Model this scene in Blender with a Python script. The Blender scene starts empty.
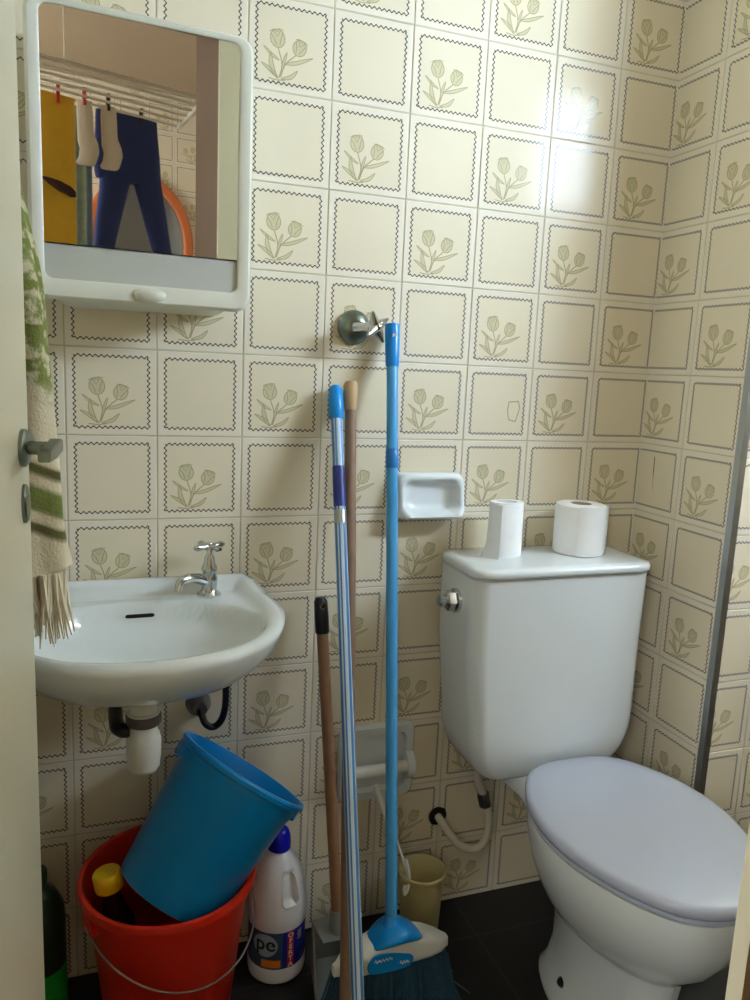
import bpy, bmesh, math, random
from mathutils import Vector, Matrix
random.seed(7)
V = Vector
PI = math.pi
SC = bpy.context.scene
COL = SC.collection

# ------------------------------------------------------------------ camera, world, lights, exposure
cam_d = bpy.data.cameras.new('camera')
cam = bpy.data.objects.new('camera', cam_d); COL.objects.link(cam)
cr = V((0.94140639, -0.33424312, 0.04511694)); cu = V((0.01411928, 0.17270779, 0.9848719)); cf = V((0.33697871, 0.92652769, -0.16730749))
CAM = V((0.05248662, -1.41266225, 1.18399372))
cam.matrix_world = Matrix(((cr.x, cu.x, -cf.x, CAM.x), (cr.y, cu.y, -cf.y, CAM.y), (cr.z, cu.z, -cf.z, CAM.z), (0, 0, 0, 1)))
cam_d.sensor_fit = 'VERTICAL'; cam_d.sensor_height = 36.0; cam_d.lens = 769.2137 * 36 / 1000
cam_d.clip_start = 0.01
SC.camera = cam
SC.view_settings.view_transform = 'Standard'; SC.view_settings.look = 'None'
SC.view_settings.gamma = 1.0; SC.view_settings.use_curve_mapping = False
SC.view_settings.exposure = 0.58
SC.render.film_transparent = False
w = bpy.data.worlds.new('world'); SC.world = w; w.use_nodes = True
w.node_tree.nodes['Background'].inputs[0].default_value = (0.75, 0.86, 1.0, 1)
w.node_tree.nodes['Background'].inputs[1].default_value = 0.5
WINDOW_POWER = 62.0        # daylight in the brighter right part of the shower window
WINDOW_DIM_POWER = 20.0  # left part, dimmed to weaken its reflection on the tiles
HALL_FILL_POWER = 11.0    # unseen laundry window, added as fill light
FILL_LAMP_POWER = 8.0           # unseen laundry lamp, added as fill light

# ------------------------------------------------------------------ helpers
def lin(c):
    return tuple((x / 255 / 12.92) if x / 255 <= .04045 else ((x / 255 + .055) / 1.055) ** 2.4 for x in c)

def mat(name, c, rough=.5, metal=0.0, var=.06, vscale=30.0, spec=.5, bump=0.0, bscale=200.0, trans=0.0, ior=1.45, alpha=1.0, coat=0.0):
    m = bpy.data.materials.new(name); m.use_nodes = True
    nt = m.node_tree; n = nt.nodes; b = n['Principled BSDF']
    c = lin(c)
    if var:
        tc = n.new('ShaderNodeTexCoord'); no = n.new('ShaderNodeTexNoise'); no.inputs['Scale'].default_value = vscale; no.inputs['Detail'].default_value = 4
        mx = n.new('ShaderNodeMix'); mx.data_type = 'RGBA'
        mx.inputs[6].default_value = tuple(x * (1 - var) for x in c) + (1,)
        mx.inputs[7].default_value = tuple(min(1, x * (1 + var)) for x in c) + (1,)
        nt.links.new(tc.outputs['Object'], no.inputs['Vector']); nt.links.new(no.outputs['Fac'], mx.inputs[0]); nt.links.new(mx.outputs[2], b.inputs['Base Color'])
    else:
        b.inputs['Base Color'].default_value = c + (1,)
    if bump:
        tc = n.new('ShaderNodeTexCoord'); no2 = n.new('ShaderNodeTexNoise'); no2.inputs['Scale'].default_value = bscale
        bp = n.new('ShaderNodeBump'); bp.inputs['Strength'].default_value = bump; bp.inputs['Distance'].default_value = .002
        nt.links.new(tc.outputs['Object'], no2.inputs['Vector']); nt.links.new(no2.outputs['Fac'], bp.inputs['Height']); nt.links.new(bp.outputs['Normal'], b.inputs['Normal'])
    b.inputs['Roughness'].default_value = rough; b.inputs['Metallic'].default_value = metal
    b.inputs['Specular IOR Level'].default_value = spec; b.inputs['IOR'].default_value = ior
    b.inputs['Transmission Weight'].default_value = trans; b.inputs['Alpha'].default_value = alpha
    b.inputs['Coat Weight'].default_value = coat
    return m

def emit(name, c, s):
    m = bpy.data.materials.new(name); m.use_nodes = True
    b = m.node_tree.nodes['Principled BSDF']
    b.inputs['Base Color'].default_value = (.8, .8, .8, 1)
    b.inputs['Emission Color'].default_value = lin(c) + (1,); b.inputs['Emission Strength'].default_value = s
    return m

def tag(o, label=None, cat=None, group=None, kind=None):
    if label: o['label'] = label
    if cat: o['category'] = cat
    if group: o['group'] = group
    if kind: o['kind'] = kind
    return o

ORG = {}
def thing(name, label, cat, loc, group=None):
    o = bpy.data.objects.new(name, None); COL.objects.link(o); o.location = loc
    o.empty_display_size = .03
    ORG[o] = V(loc)
    return tag(o, label, cat, group)

def obj(name, bm, mats, parent=None, smooth=True, label=None, bevel=0, subsurf=0, base=None, angle=40):
    """links bm as one mesh object; bm is in world coordinates"""
    if not isinstance(mats, (list, tuple)): mats = [mats]
    org = ORG.get(parent, V((0, 0, 0))) if parent is not None else (V(base) if base is not None else V((0, 0, 0)))
    bmesh.ops.translate(bm, verts=bm.verts, vec=-org)
    me = bpy.data.meshes.new(name); bm.to_mesh(me); bm.free()
    for m in mats: me.materials.append(m)
    o = bpy.data.objects.new(name, me); COL.objects.link(o)
    if parent is not None: o.parent = parent
    else: o.location = org
    ORG[o] = org
    if smooth:
        for p in me.polygons: p.use_smooth = True
        try: me.set_sharp_from_angle(angle=math.radians(angle))
        except Exception: pass
    if bevel:
        md = o.modifiers.new('bevel', 'BEVEL'); md.width = bevel; md.segments = 3; md.limit_method = 'ANGLE'; md.angle_limit = .6
    if subsurf:
        md = o.modifiers.new('sub', 'SUBSURF'); md.levels = subsurf; md.render_levels = subsurf
    if label: o['label'] = label
    return o

def ring_mesh(bm, rings, cap0=True, cap1=True, closed=True, mi=0, mfun=None):
    """skin a list of equal rings of points"""
    vs = [[bm.verts.new(p) for p in r] for r in rings]
    n = len(rings[0])
    for i in range(len(vs) - 1):
        for k in range(n if closed else n - 1):
            a, b, c, d = vs[i][k], vs[i][(k + 1) % n], vs[i + 1][(k + 1) % n], vs[i + 1][k]
            try: f = bm.faces.new((a, b, c, d)); f.material_index = mfun(i, k) if mfun else mi
            except ValueError: pass
    for cap, r, rev in ((cap0, vs[0], True), (cap1, vs[-1], False)):
        if cap:
            try: f = bm.faces.new(list(reversed(r)) if rev else r); f.material_index = mi
            except ValueError: pass
    bmesh.ops.recalc_face_normals(bm, faces=bm.faces)
    return bm

def tube(pts, rad, seg=16, bm=None, cap=True, mi=0, mfun=None, up=None):
    bm = bm or bmesh.new()
    pts = [V(p) for p in pts]
    rads = rad if isinstance(rad, (list, tuple)) else [rad] * len(pts)
    tans = []
    for i in range(len(pts)):
        a = pts[max(0, i - 1)]; b = pts[min(len(pts) - 1, i + 1)]
        t = b - a
        if t.length < 1e-9: t = tans[-1] if tans else V((0, 0, 1))
        tans.append(t.normalized())
    x = (V(up) if up else V((0, 0, 1)))
    if abs(x.dot(tans[0])) > .95: x = V((1, 0, 0))
    rings = []
    for p, t, r in zip(pts, tans, rads):
        x = (x - t * x.dot(t)).normalized(); y = t.cross(x)
        rings.append([p + (x * math.cos(2 * PI * k / seg) + y * math.sin(2 * PI * k / seg)) * r for k in range(seg)])
    return ring_mesh(bm, rings, cap, cap, True, mi, mfun)

def crom(ctrl, n, closed=False):
    """Catmull-Rom through control points (tuples of any length)"""
    P = [V(c) for c in ctrl]; out = []; m = len(P)
    segs = m if closed else m - 1
    for i in range(segs):
        p1 = P[i]; p2 = P[(i + 1) % m]
        p0 = P[i - 1] if (closed or i) else p1 * 2 - p2
        p3 = P[(i + 2) % m] if (closed or i + 2 < m) else p2 * 2 - p1
        for k in range(n):
            t = k / n
            out.append(.5 * ((2 * p1) + (p2 - p0) * t + (2 * p0 - 5 * p1 + 4 * p2 - p3) * t * t + (3 * p1 - p0 - 3 * p2 + p3) * t ** 3))
    if not closed: out.append(P[-1])
    return out

def frame_of(axis):
    z = V(axis).normalized(); x = V((1, 0, 0)) if abs(z.x) < .9 else V((0, 1, 0))
    x = (x - z * x.dot(z)).normalized(); return x, z.cross(x), z

def lathe(prof, o=(0, 0, 0), axis=(0, 0, 1), seg=48, bm=None, cap0=False, cap1=False, mi=0, mfun=None):
    bm = bm or bmesh.new(); x, y, z = frame_of(axis); o = V(o)
    rings = [[o + z * h + (x * math.cos(2 * PI * k / seg) + y * math.sin(2 * PI * k / seg)) * max(r, 1e-4) for k in range(seg)] for r, h in prof]
    return ring_mesh(bm, rings, cap0, cap1, True, mi, mfun)

def rrect(hx, hy, r, n=6):
    """rounded rectangle outline, 4*(n+1) points"""
    out = []
    for q, (sx, sy) in enumerate(((1, 1), (-1, 1), (-1, -1), (1, -1))):
        for k in range(n + 1):
            a = PI / 2 * (q + k / n)
            out.append((sx * (hx - r) + r * math.cos(a), sy * (hy - r) + r * math.sin(a)))
    return out

def box(x0, x1, y0, y1, z0, z1, bm=None, mi=0):
    bm = bm or bmesh.new()
    v = [bm.verts.new((x, y, z)) for x in (x0, x1) for y in (y0, y1) for z in (z0, z1)]
    for f in ((0, 1, 3, 2), (4, 6, 7, 5), (0, 4, 5, 1), (2, 3, 7, 6), (0, 2, 6, 4), (1, 5, 7, 3)):
        fc = bm.faces.new([v[i] for i in f]); fc.material_index = mi
    bmesh.ops.recalc_face_normals(bm, faces=bm.faces)
    return bm

def ball(c, rx, ry, rz, bm=None, seg=20, mi=0):
    bm = bm or bmesh.new()
    prof = [(math.sin(PI * i / 10), -math.cos(PI * i / 10)) for i in range(11)]
    rings = [[V(c) + V((rx * r * math.cos(2 * PI * k / seg), ry * r * math.sin(2 * PI * k / seg), rz * h)) for k in range(seg)] for r, h in [(max(r, 1e-3), h) for r, h in prof]]
    return ring_mesh(bm, rings, True, True, True, mi)

def text_geo(s, size, bold=0.0):
    cu_ = bpy.data.curves.new('lettering', 'FONT'); cu_.body = s; cu_.size = size; cu_.align_x = 'CENTER'; cu_.align_y = 'CENTER'; cu_.resolution_u = 3; cu_.offset = bold
    o = bpy.data.objects.new('lettering', cu_); COL.objects.link(o)
    dg = bpy.context.evaluated_depsgraph_get(); dg.update()
    me = o.evaluated_get(dg).to_mesh()
    vs = [v.co.copy() for v in me.vertices]; fs = [tuple(p.vertices) for p in me.polygons]
    o.evaluated_get(dg).to_mesh_clear(); bpy.data.objects.remove(o); bpy.data.curves.remove(cu_)
    return vs, fs

def add_text(bm, s, size, fmap, mi=0, bold=0.0, sx=1.0):
    vs, fs = text_geo(s, size, bold)
    vv = [bm.verts.new(fmap(v.x * sx, v.y)) for v in vs]
    for f in fs:
        try: fc = bm.faces.new([vv[i] for i in f]); fc.material_index = mi
        except ValueError: pass

# ------------------------------------------------------------------ materials
M = {}
M['tile'] = mat('glazed cream tile', (236, 227, 207), .13, var=.03, vscale=6, spec=.2, bump=.02, bscale=12)
M['tile_mid'] = mat('glazed cream tile field', (232, 221, 195), .13, var=.03, vscale=6, spec=.2, bump=.02, bscale=12)
M['grout'] = mat('pale grout', (204, 196, 172), .8, var=.1)
M['print'] = mat('dark scalloped print', (88, 86, 82), .12, var=.1)
M['flower'] = mat('flower outline print', (182, 172, 132), .13, var=.1)
M['flower_fill'] = mat('flower fill print', (214, 205, 168), .13, var=.05)
M['plaster'] = mat('white plaster', (228, 224, 212), .8, var=.03)
M['tan_wall'] = mat('tan painted wall', (128, 108, 80), .7, var=.04, vscale=4)
M['hall_ceiling'] = mat('tan painted ceiling', (178, 158, 134), .7, var=.05, vscale=3)
M['porcelain'] = mat('white porcelain', (228, 234, 235), .08, var=.015, vscale=8, coat=.3)
M['seat_plastic'] = mat('pale lilac grey plastic', (186, 192, 210), .22, var=.02, vscale=10)
M['white_plastic'] = mat('white plastic', (226, 226, 218), .35, var=.03)
M['cab_plastic'] = mat('aged white plastic', (228, 228, 214), .3, var=.03, vscale=15)
M['cab_dark'] = mat('grey plastic panel', (196, 198, 190), .4, var=.03, vscale=15)
M['chrome'] = mat('chrome', (200, 204, 206), .12, 1.0, var=.05)
M['dull_chrome'] = mat('dull chrome', (128, 136, 126), .28, 1.0, var=.1, vscale=60)
M['aluminium'] = mat('brushed aluminium', (172, 178, 180), .35, 1.0, var=.06, vscale=40)
M['black'] = mat('black plastic', (22, 22, 24), .35, var=.1)
M['dark_hole'] = mat('dark opening', (12, 12, 12), .8, var=.1)
M['hose_grey'] = mat('grey rubber', (96, 90, 88), .5, var=.1)
M['door'] = mat('cream painted door', (226, 220, 196), .35, var=.025, vscale=5)
M['brown'] = mat('brown wood', (98, 70, 46), .4, var=.15, vscale=14)
M['red'] = mat('red bucket plastic', (216, 44, 22), .32, var=.05, vscale=12)
M['blue'] = mat('blue bucket plastic', (8, 138, 212), .3, var=.04, vscale=10)
M['blue_pole'] = mat('blue coated pole', (74, 162, 222), .25, var=.04)
M['blue_cap'] = mat('bright blue plastic', (16, 140, 222), .3, var=.03)
M['white_stripe'] = mat('white coated pole', (196, 214, 230), .25, var=.02)
M['navy_label'] = mat('navy label', (36, 52, 130), .4, var=.08)
M['wood_dark'] = mat('worn wooden pole', (136, 108, 86), .55, var=.25, vscale=40)
M['wood'] = mat('wooden handle', (146, 108, 78), .5, var=.3, vscale=40)
M['beige_cap'] = mat('beige plastic', (186, 154, 112), .5, var=.08)
M['dustpan'] = mat('grey plastic dustpan', (130, 134, 132), .55, var=.08)
M['bristle'] = mat('dark blue bristles', (52, 88, 112), .5, var=.3, vscale=80)
M['bin'] = mat('beige plastic bin', (206, 192, 140), .4, var=.04)
M['bleach'] = mat('white bottle plastic', (226, 228, 234), .28, var=.02)
M['bleach_cap'] = mat('deep blue cap', (16, 18, 190), .3, var=.04)
M['label_blue'] = mat('blue paper label', (22, 36, 140), .4, var=.15, vscale=40)
M['label_dark'] = mat('dark slate label', (54, 74, 100), .4, var=.2, vscale=40)
M['label_halo'] = mat('pale label glow', (150, 172, 184), .4, var=.1)
M['label_orange'] = mat('orange label', (222, 122, 30), .4, var=.15, vscale=60)
M['label_red'] = mat('red lettering ground', (186, 36, 44), .4, var=.05)
M['label_white'] = mat('white lettering', (230, 214, 206), .4, var=.05)
M['ink'] = mat('black lettering', (16, 16, 22), .4, var=.05)
M['yellow'] = mat('yellow cap', (236, 190, 20), .35, var=.05)
M['amber'] = mat('dark brown bottle', (46, 22, 20), .2, var=.1)
M['green_dark'] = mat('dark green bottle', (40, 66, 38), .3, var=.1)
M['green'] = mat('bright green plastic', (40, 190, 60), .3, var=.05)
M['paper'] = mat('toilet paper', (244, 244, 242), .85, var=.02, vscale=60, bump=.15, bscale=400)
M['core'] = mat('cardboard core', (176, 156, 130), .8, var=.1)
M['wire'] = mat('galvanised wire', (150, 150, 150), .35, 1.0, var=.1)
M['floor_hall'] = mat('beige hall floor', (150, 140, 124), .4, var=.08, vscale=4)
M['hose'] = mat('ivory hose', (214, 206, 188), .4, var=.05)
M['mustard'] = mat('mustard cloth', (246, 198, 64), .85, var=.12, vscale=25)
M['navy'] = mat('navy denim', (50, 62, 112), .85, var=.2, vscale=120)
M['sock'] = mat('off white cotton', (224, 212, 190), .9, var=.06, vscale=80)
M['teal'] = mat('pale teal printed cloth', (150, 176, 176), .9, var=.25, vscale=40)
M['peg_red'] = mat('red peg', (206, 44, 44), .4)
M['peg_dark'] = mat('dark peg', (50, 46, 48), .4)
M['orange'] = mat('orange frame', (206, 116, 66), .4, var=.06)
M['rack'] = mat('white rod', (234, 230, 216), .35, var=.02)
M['mirror'] = mat('mirror glass', (222, 224, 222), .012, 1.0, var=0)
M['brush'] = mat('dark brown brush', (60, 30, 28), .5)

def floor_mat():
    m = bpy.data.materials.new('dark floor tile'); m.use_nodes = True
    nt = m.node_tree; n = nt.nodes; b = n['Principled BSDF']
    tc = n.new('ShaderNodeTexCoord'); br = n.new('ShaderNodeTexBrick'); br.offset = 0
    br.inputs['Color1'].default_value = lin((30, 29, 30)) + (1,); br.inputs['Color2'].default_value = lin((26, 25, 26)) + (1,)
    br.inputs['Mortar'].default_value = lin((48, 46, 45)) + (1,); br.inputs['Scale'].default_value = 1.0
    br.inputs['Brick Width'].default_value = .3; br.inputs['Row Height'].default_value = .3; br.inputs['Mortar Size'].default_value = .003
    mp = n.new('ShaderNodeMapping'); mp.inputs['Location'].default_value = (.1, .12, 0)
    nt.links.new(tc.outputs['Object'], mp.inputs['Vector']); nt.links.new(mp.outputs['Vector'], br.inputs['Vector']); nt.links.new(br.outputs['Color'], b.inputs['Base Color'])
    b.inputs['Roughness'].default_value = .45
    return m

def towel_mat():
    m = bpy.data.materials.new('cream and green terry'); m.use_nodes = True
    nt = m.node_tree; n = nt.nodes; b = n['Principled BSDF']
    tc = n.new('ShaderNodeTexCoord'); sp = n.new('ShaderNodeSeparateXYZ'); nt.links.new(tc.outputs['Object'], sp.inputs[0])
    def math_(op, a, c):
        q = n.new('ShaderNodeMath'); q.operation = op
        for i, v in enumerate((a, c)):
            if isinstance(v, (int, float)): q.inputs[i].default_value = v
            else: nt.links.new(v, q.inputs[i])
        return q.outputs[0]
    t = math_('ADD', sp.outputs['Z'], math_('MULTIPLY', sp.outputs['X'], .45))     # slanted bands
    ramp = n.new('ShaderNodeValToRGB'); ramp.color_ramp.interpolation = 'LINEAR'
    nt.links.new(math_('MULTIPLY', t, 1.0), ramp.inputs[0])                           # object z 0..~.75
    cream = lin((228, 216, 186)) + (1,); green = lin((126, 134, 68)) + (1,); olive = lin((104, 100, 52)) + (1,)
    els = ramp.color_ramp.elements
    els[0].position = 0; els[0].color = cream; els[1].position = 1; els[1].color = green
    for p, c in ((.165, cream), (.17, olive), (.18, olive), (.185, cream), (.195, cream), (.20, green), (.228, green), (.233, cream), (.243, cream), (.248, olive), (.258, olive), (.263, cream), (.335, cream), (.37, green)):
        e = els.new(p); e.color = c
    no = n.new('ShaderNodeTexNoise'); no.inputs['Scale'].default_value = 55; no.inputs['Detail'].default_value = 3
    nt.links.new(tc.outputs['Object'], no.inputs['Vector'])
    r2 = n.new('ShaderNodeValToRGB'); r2.color_ramp.elements[0].position = .48; r2.color_ramp.elements[1].position = .6
    nt.links.new(no.outputs['Fac'], r2.inputs[0])
    top = math_('GREATER_THAN', sp.outputs['Z'], .335)
    mx = n.new('ShaderNodeMix'); mx.data_type = 'RGBA'
    nt.links.new(math_('MULTIPLY', top, math_('MULTIPLY', r2.outputs[0], .75)), mx.inputs[0]); nt.links.new(ramp.outputs[0], mx.inputs[6]); mx.inputs[7].default_value = cream
    nt.links.new(mx.outputs[2], b.inputs['Base Color']); b.inputs['Roughness'].default_value = .95
    bp = n.new('ShaderNodeBump'); bp.inputs['Strength'].default_value = .6; bp.inputs['Distance'].default_value = .003
    n2 = n.new('ShaderNodeTexNoise'); n2.inputs['Scale'].default_value = 260; nt.links.new(tc.outputs['Object'], n2.inputs['Vector'])
    nt.links.new(n2.outputs['Fac'], bp.inputs['Height']); nt.links.new(bp.outputs['Normal'], b.inputs['Normal'])
    return m
M['floor'] = floor_mat(); M['towel'] = towel_mat()

# ------------------------------------------------------------------ tiled walls
T = .15
def flower_shapes():
    """fills (polygons) and lines (polylines, width) in frame coordinates 0..1"""
    fills, lines = [], []
    def ell(cx, cy, rx, ry, rot=0, n=16):
        return [(cx + rx * math.cos(a) * math.cos(rot) - ry * math.sin(a) * math.sin(rot), cy + rx * math.cos(a) * math.sin(rot) + ry * math.sin(a) * math.cos(rot)) for a in [2 * PI * k / n for k in range(n + 1)]]
    for cx, cy, s, rot in ((.30, .58, 1.0, .15), (.62, .50, .92, -.35)):
        c, sn = math.cos(rot), math.sin(rot)
        def R(p): return (cx + s * (p[0] * c - p[1] * sn), cy + s * (p[0] * sn + p[1] * c))
        body = ell(cx, cy, .105 * s, .12 * s, rot)
        fills.append(body[:-1])
        lines.append((body, .013))
        lines.append(([R(p) for p in ((-.09, .07), (-.05, .0), (-.03, -.09))], .012))
        lines.append(([R(p) for p in ((.09, .08), (.05, .0), (.02, -.09))], .012))
        lines.append(([R(p) for p in ((-.05, .1), (0, .02), (.05, .1))], .012))
        lines.append(([R(p) for p in ((-.1, .09), (-.04, .12), (0, .085), (.04, .125), (.1, .1))], .012))
    def leaf(pts, w, fill=True):
        n = len(pts); L, Rr = [], []
        P = [V(p) for p in crom([p + (0,) for p in pts], 4)]
        for i, p in enumerate(P):
            t = (P[min(i + 1, len(P) - 1)] - P[max(i - 1, 0)]).normalized(); nn = V((-t.y, t.x, 0))
            h = w * math.sin(PI * min(1, max(0, i / (len(P) - 1)))) ** .8
            L.append((p.x + nn.x * h, p.y + nn.y * h)); Rr.append((p.x - nn.x * h, p.y - nn.y * h))
        if fill: fills.append(('strip', L, Rr))
        lines.append((L, .011)); lines.append((Rr, .011))
    lines.append((([(p.x, p.y) for p in crom([(.33, .07, 0), (.37, .25, 0), (.31, .46, 0)], 4)]), .016))
    lines.append((([(p.x, p.y) for p in crom([(.35, .08, 0), (.42, .26, 0), (.57, .40, 0)], 4)]), .016))
    leaf([(.32, .06), (.22, .15), (.07, .24)], .024)
    leaf([(.30, .06), (.22, .22), (.20, .40)], .030)
    leaf([(.36, .06), (.50, .10), (.60, .20)], .024)
    leaf([(.40, .26), (.58, .30), (.82, .40)], .024)
    leaf([(.33, .30), (.22, .36), (.10, .46)], .018)
    leaf([(.36, .12), (.40, .30), (.44, .42)], .018)
    lines.append(([(.18, .05), (.30, .035), (.42, .05)], .014))
    return fills, lines
FILLS, LINES = flower_shapes()

def tile_wall(name, O, U, N, urange, zrange, phase, parity, kind='structure', wavy=True, holes=(), thick=.06, extra=None):
    """glazed 15 cm tiles laid from floor up: grout bed, bevelled tiles, printed frames and flowers"""
    O, U, N = V(O), V(U), V(N); Z = V((0, 0, 1))
    verts, faces, mi = [], [], []
    flip = U.cross(Z).dot(N) < 0
    def P(u, z, h): return O + U * u + Z * z + N * h
    def add(pts, m):
        i0 = len(verts); verts.extend(pts); ids = list(range(i0, i0 + len(pts)))
        faces.append(ids[::-1] if flip else ids); mi.append(m)
    (u0, u1), (z0, z1) = urange, zrange
    # the bed behind the tiles
    g = -.0014
    add([P(u0, z0, g), P(u1, z0, g), P(u1, z1, g), P(u0, z1, g)], 1)
    for a, b in (((u0, z0), (u1, z0)), ((u1, z0), (u1, z1)), ((u1, z1), (u0, z1)), ((u0, z1), (u0, z0))):
        add([P(a[0], a[1], -thick), P(b[0], b[1], -thick), P(b[0], b[1], g), P(a[0], a[1], g)], 1)
    add([P(u0, z0, -thick), P(u0, z1, -thick), P(u1, z1, -thick), P(u1, z0, -thick)], 1)
    k0 = math.floor((u0 - phase) / T); k1 = math.ceil((u1 - phase) / T)
    rnd = random.Random(hash(name) & 0 or len(name) * 131)
    inset = .0142
    for k in range(k0, k1):
        for r in range(math.floor(z0 / T), math.ceil(z1 / T)):
            ua, ub = phase + k * T, phase + (k + 1) * T; za, zb = r * T, (r + 1) * T
            ca, cb = max(ua, u0), min(ub, u1); da, db = max(za, z0), min(zb, z1)
            if cb - ca < .004 or db - da < .004: continue
            if any(ca < h[1] - .001 and cb > h[0] + .001 and da < h[3] - .001 and db > h[2] + .001 for h in holes): continue
            j = 12 - r
            tu, tz = rnd.uniform(-1, 1) * .0028, rnd.uniform(-1, 1) * .0028
            def H(u, z): return tu * (u - (ua + ub) / 2) + tz * (z - (za + zb) / 2)
            gp = .0009; bv = .0011
            q = [(ca + (gp if ca == ua else 0), da + (gp if da == za else 0)), (cb - (gp if cb == ub else 0), da + (gp if da == za else 0)), (cb - (gp if cb == ub else 0), db - (gp if db == zb else 0)), (ca + (gp if ca == ua else 0), db - (gp if db == zb else 0))]
            c = ((ca + cb) / 2, (da + db) / 2)
            ba, bb, bc, bd = (bv if ca == ua else 0), (bv if cb == ub else 0), (bv if da == za else 0), (bv if db == zb else 0)
            qi = [(p[0] + (ba if p[0] < c[0] else -bb), p[1] + (bc if p[1] < c[1] else -bd)) for p in q]
            top = [P(p[0], p[1], H(*p)) for p in qi]; bot = [P(p[0], p[1], H(*p) - .0013) for p in q]
            add(top, 0)
            for a in range(4): add([bot[a], bot[(a + 1) % 4], top[(a + 1) % 4], top[a]], 0)
            fa, fb, ga, gb = ua + inset, ub - inset, za + inset, zb - inset
            def inside(u, z): return ca - 1e-5 <= u <= cb + 1e-5 and da - 1e-5 <= z <= db + 1e-5
            def PP(u, z, h): return P(u, z, H(u, z) + h)
            # field a shade yellower inside the frame
            m0, m1, n0, n1 = max(fa, ca), min(fb, cb), max(ga, da), min(gb, db)
            if m1 - m0 > .004 and n1 - n0 > .004: add([PP(m0, n0, .00008), PP(m1, n0, .00008), PP(m1, n1, .00008), PP(m0, n1, .00008)], 4)
            # scalloped frame
            per = 13; sub = 6 if wavy else 1; amp = .0019 if wavy else 0; wd = .00125
            for side in range(4):
                pr_ = None
                for s in range((per * sub) + 1 if wavy else 2):
                    t = s / ((per * sub) if wavy else 1)
                    o_ = amp * math.sin(2 * PI * per * t)
                    if side == 0: u, z, du, dz = fa + (fb - fa) * t, ga + o_, 0, 1
                    elif side == 1: u, z, du, dz = fb + o_, ga + (gb - ga) * t, -1, 0
                    elif side == 2: u, z, du, dz = fb + (fa - fb) * t, gb + o_, 0, -1
                    else: u, z, du, dz = fa + o_, gb + (ga - gb) * t, 1, 0
                    cur = ((u - du * wd, z - dz * wd), (u + du * wd, z + dz * wd))
                    if pr_ and all(inside(*p) for p in (pr_[0], cur[0], cur[1], pr_[1])):
                        add([PP(*pr_[0], .00018), PP(*cur[0], .00018), PP(*cur[1], .00018), PP(*pr_[1], .00018)], 2)
                    pr_ = cur
            if (k + j) % 2 == parity:
                S = fb - fa
                def F(p): return (fa + p[0] * S, ga + p[1] * S)
                for fl in FILLS:
                    if isinstance(fl, tuple) and fl[0] == 'strip':
                        for a in range(len(fl[1]) - 1):
                            pp = [F(fl[2][a]), F(fl[2][a + 1]), F(fl[1][a + 1]), F(fl[1][a])]
                            if all(inside(*p) for p in pp): add([PP(*p, .00014) for p in pp], 5)
                    else:
                        pp = [F(p) for p in fl]
                        if all(inside(*p) for p in pp): add([PP(*p, .00014) for p in pp], 5)
                for ln, wdt in LINES:
                    pts = [F(p) for p in ln]; hw = wdt * S * .5; pv = None
                    for a, p in enumerate(pts):
                        b0, b1 = pts[max(0, a - 1)], pts[min(len(pts) - 1, a + 1)]
                        tx, tz_ = b1[0] - b0[0], b1[1] - b0[1]; l = math.hypot(tx, tz_) or 1
                        nx, nz = -tz_ / l * hw, tx / l * hw
                        cur = ((p[0] - nx, p[1] - nz), (p[0] + nx, p[1] + nz))
                        if pv and all(inside(*x) for x in (pv[0], cur[0], cur[1], pv[1])):
                            add([PP(*pv[0], .0002), PP(*cur[0], .0002), PP(*cur[1], .0002), PP(*pv[1], .0002)], 3)
                        pv = cur
    if extra:
        for pts, m in extra: add([P(u, z, h) for u, z, h in pts], m)
    me = bpy.data.meshes.new(name); me.from_pydata([tuple(v) for v in verts], [], faces)
    for m in ('tile', 'grout', 'print', 'flower', 'tile_mid', 'flower_fill'): me.materials.append(M[m])
    me.polygons.foreach_set('material_index', mi)
    o = bpy.data.objects.new(name, me); COL.objects.link(o); o['kind'] = kind
    return o

XR = 1.192; YS = -.285; YD = -1.0395; YB = -1.2625; XL = -.165; XE = 3.1; ZC = 2.45
def struct(name, bm, m, **k):
    o = obj(name, bm, m, smooth=False, **k); o['kind'] = 'structure'; return o

# the ghost outline of a peeled-off sticker on one tile of the back wall
sticker = []
so = [(.862 + a, 1.112 + b) for a, b in ((-.012, .018), (.010, .020), (.014, .006), (.006, -.022), (-.010, -.018), (-.014, .0))]
for i in range(len(so)):
    p, q = so[i], so[(i + 1) % len(so)]
    l_ = math.hypot(q[0] - p[0], q[1] - p[1]); nx_, nz_ = -(q[1] - p[1]) / l_ * .0011, (q[0] - p[0]) / l_ * .0011
    sticker.append(([(p[0] - nx_, p[1] - nz_, .0004), (p[0] + nx_, p[1] + nz_, .0004), (q[0] + nx_, q[1] + nz_, .0004), (q[0] - nx_, q[1] - nz_, .0004)], 3))
tile_wall('wall_back', (0, 0, 0), (1, 0, 0), (0, -1, 0), (XL, XR), (0, ZC), 0, 1, extra=sticker)
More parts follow.
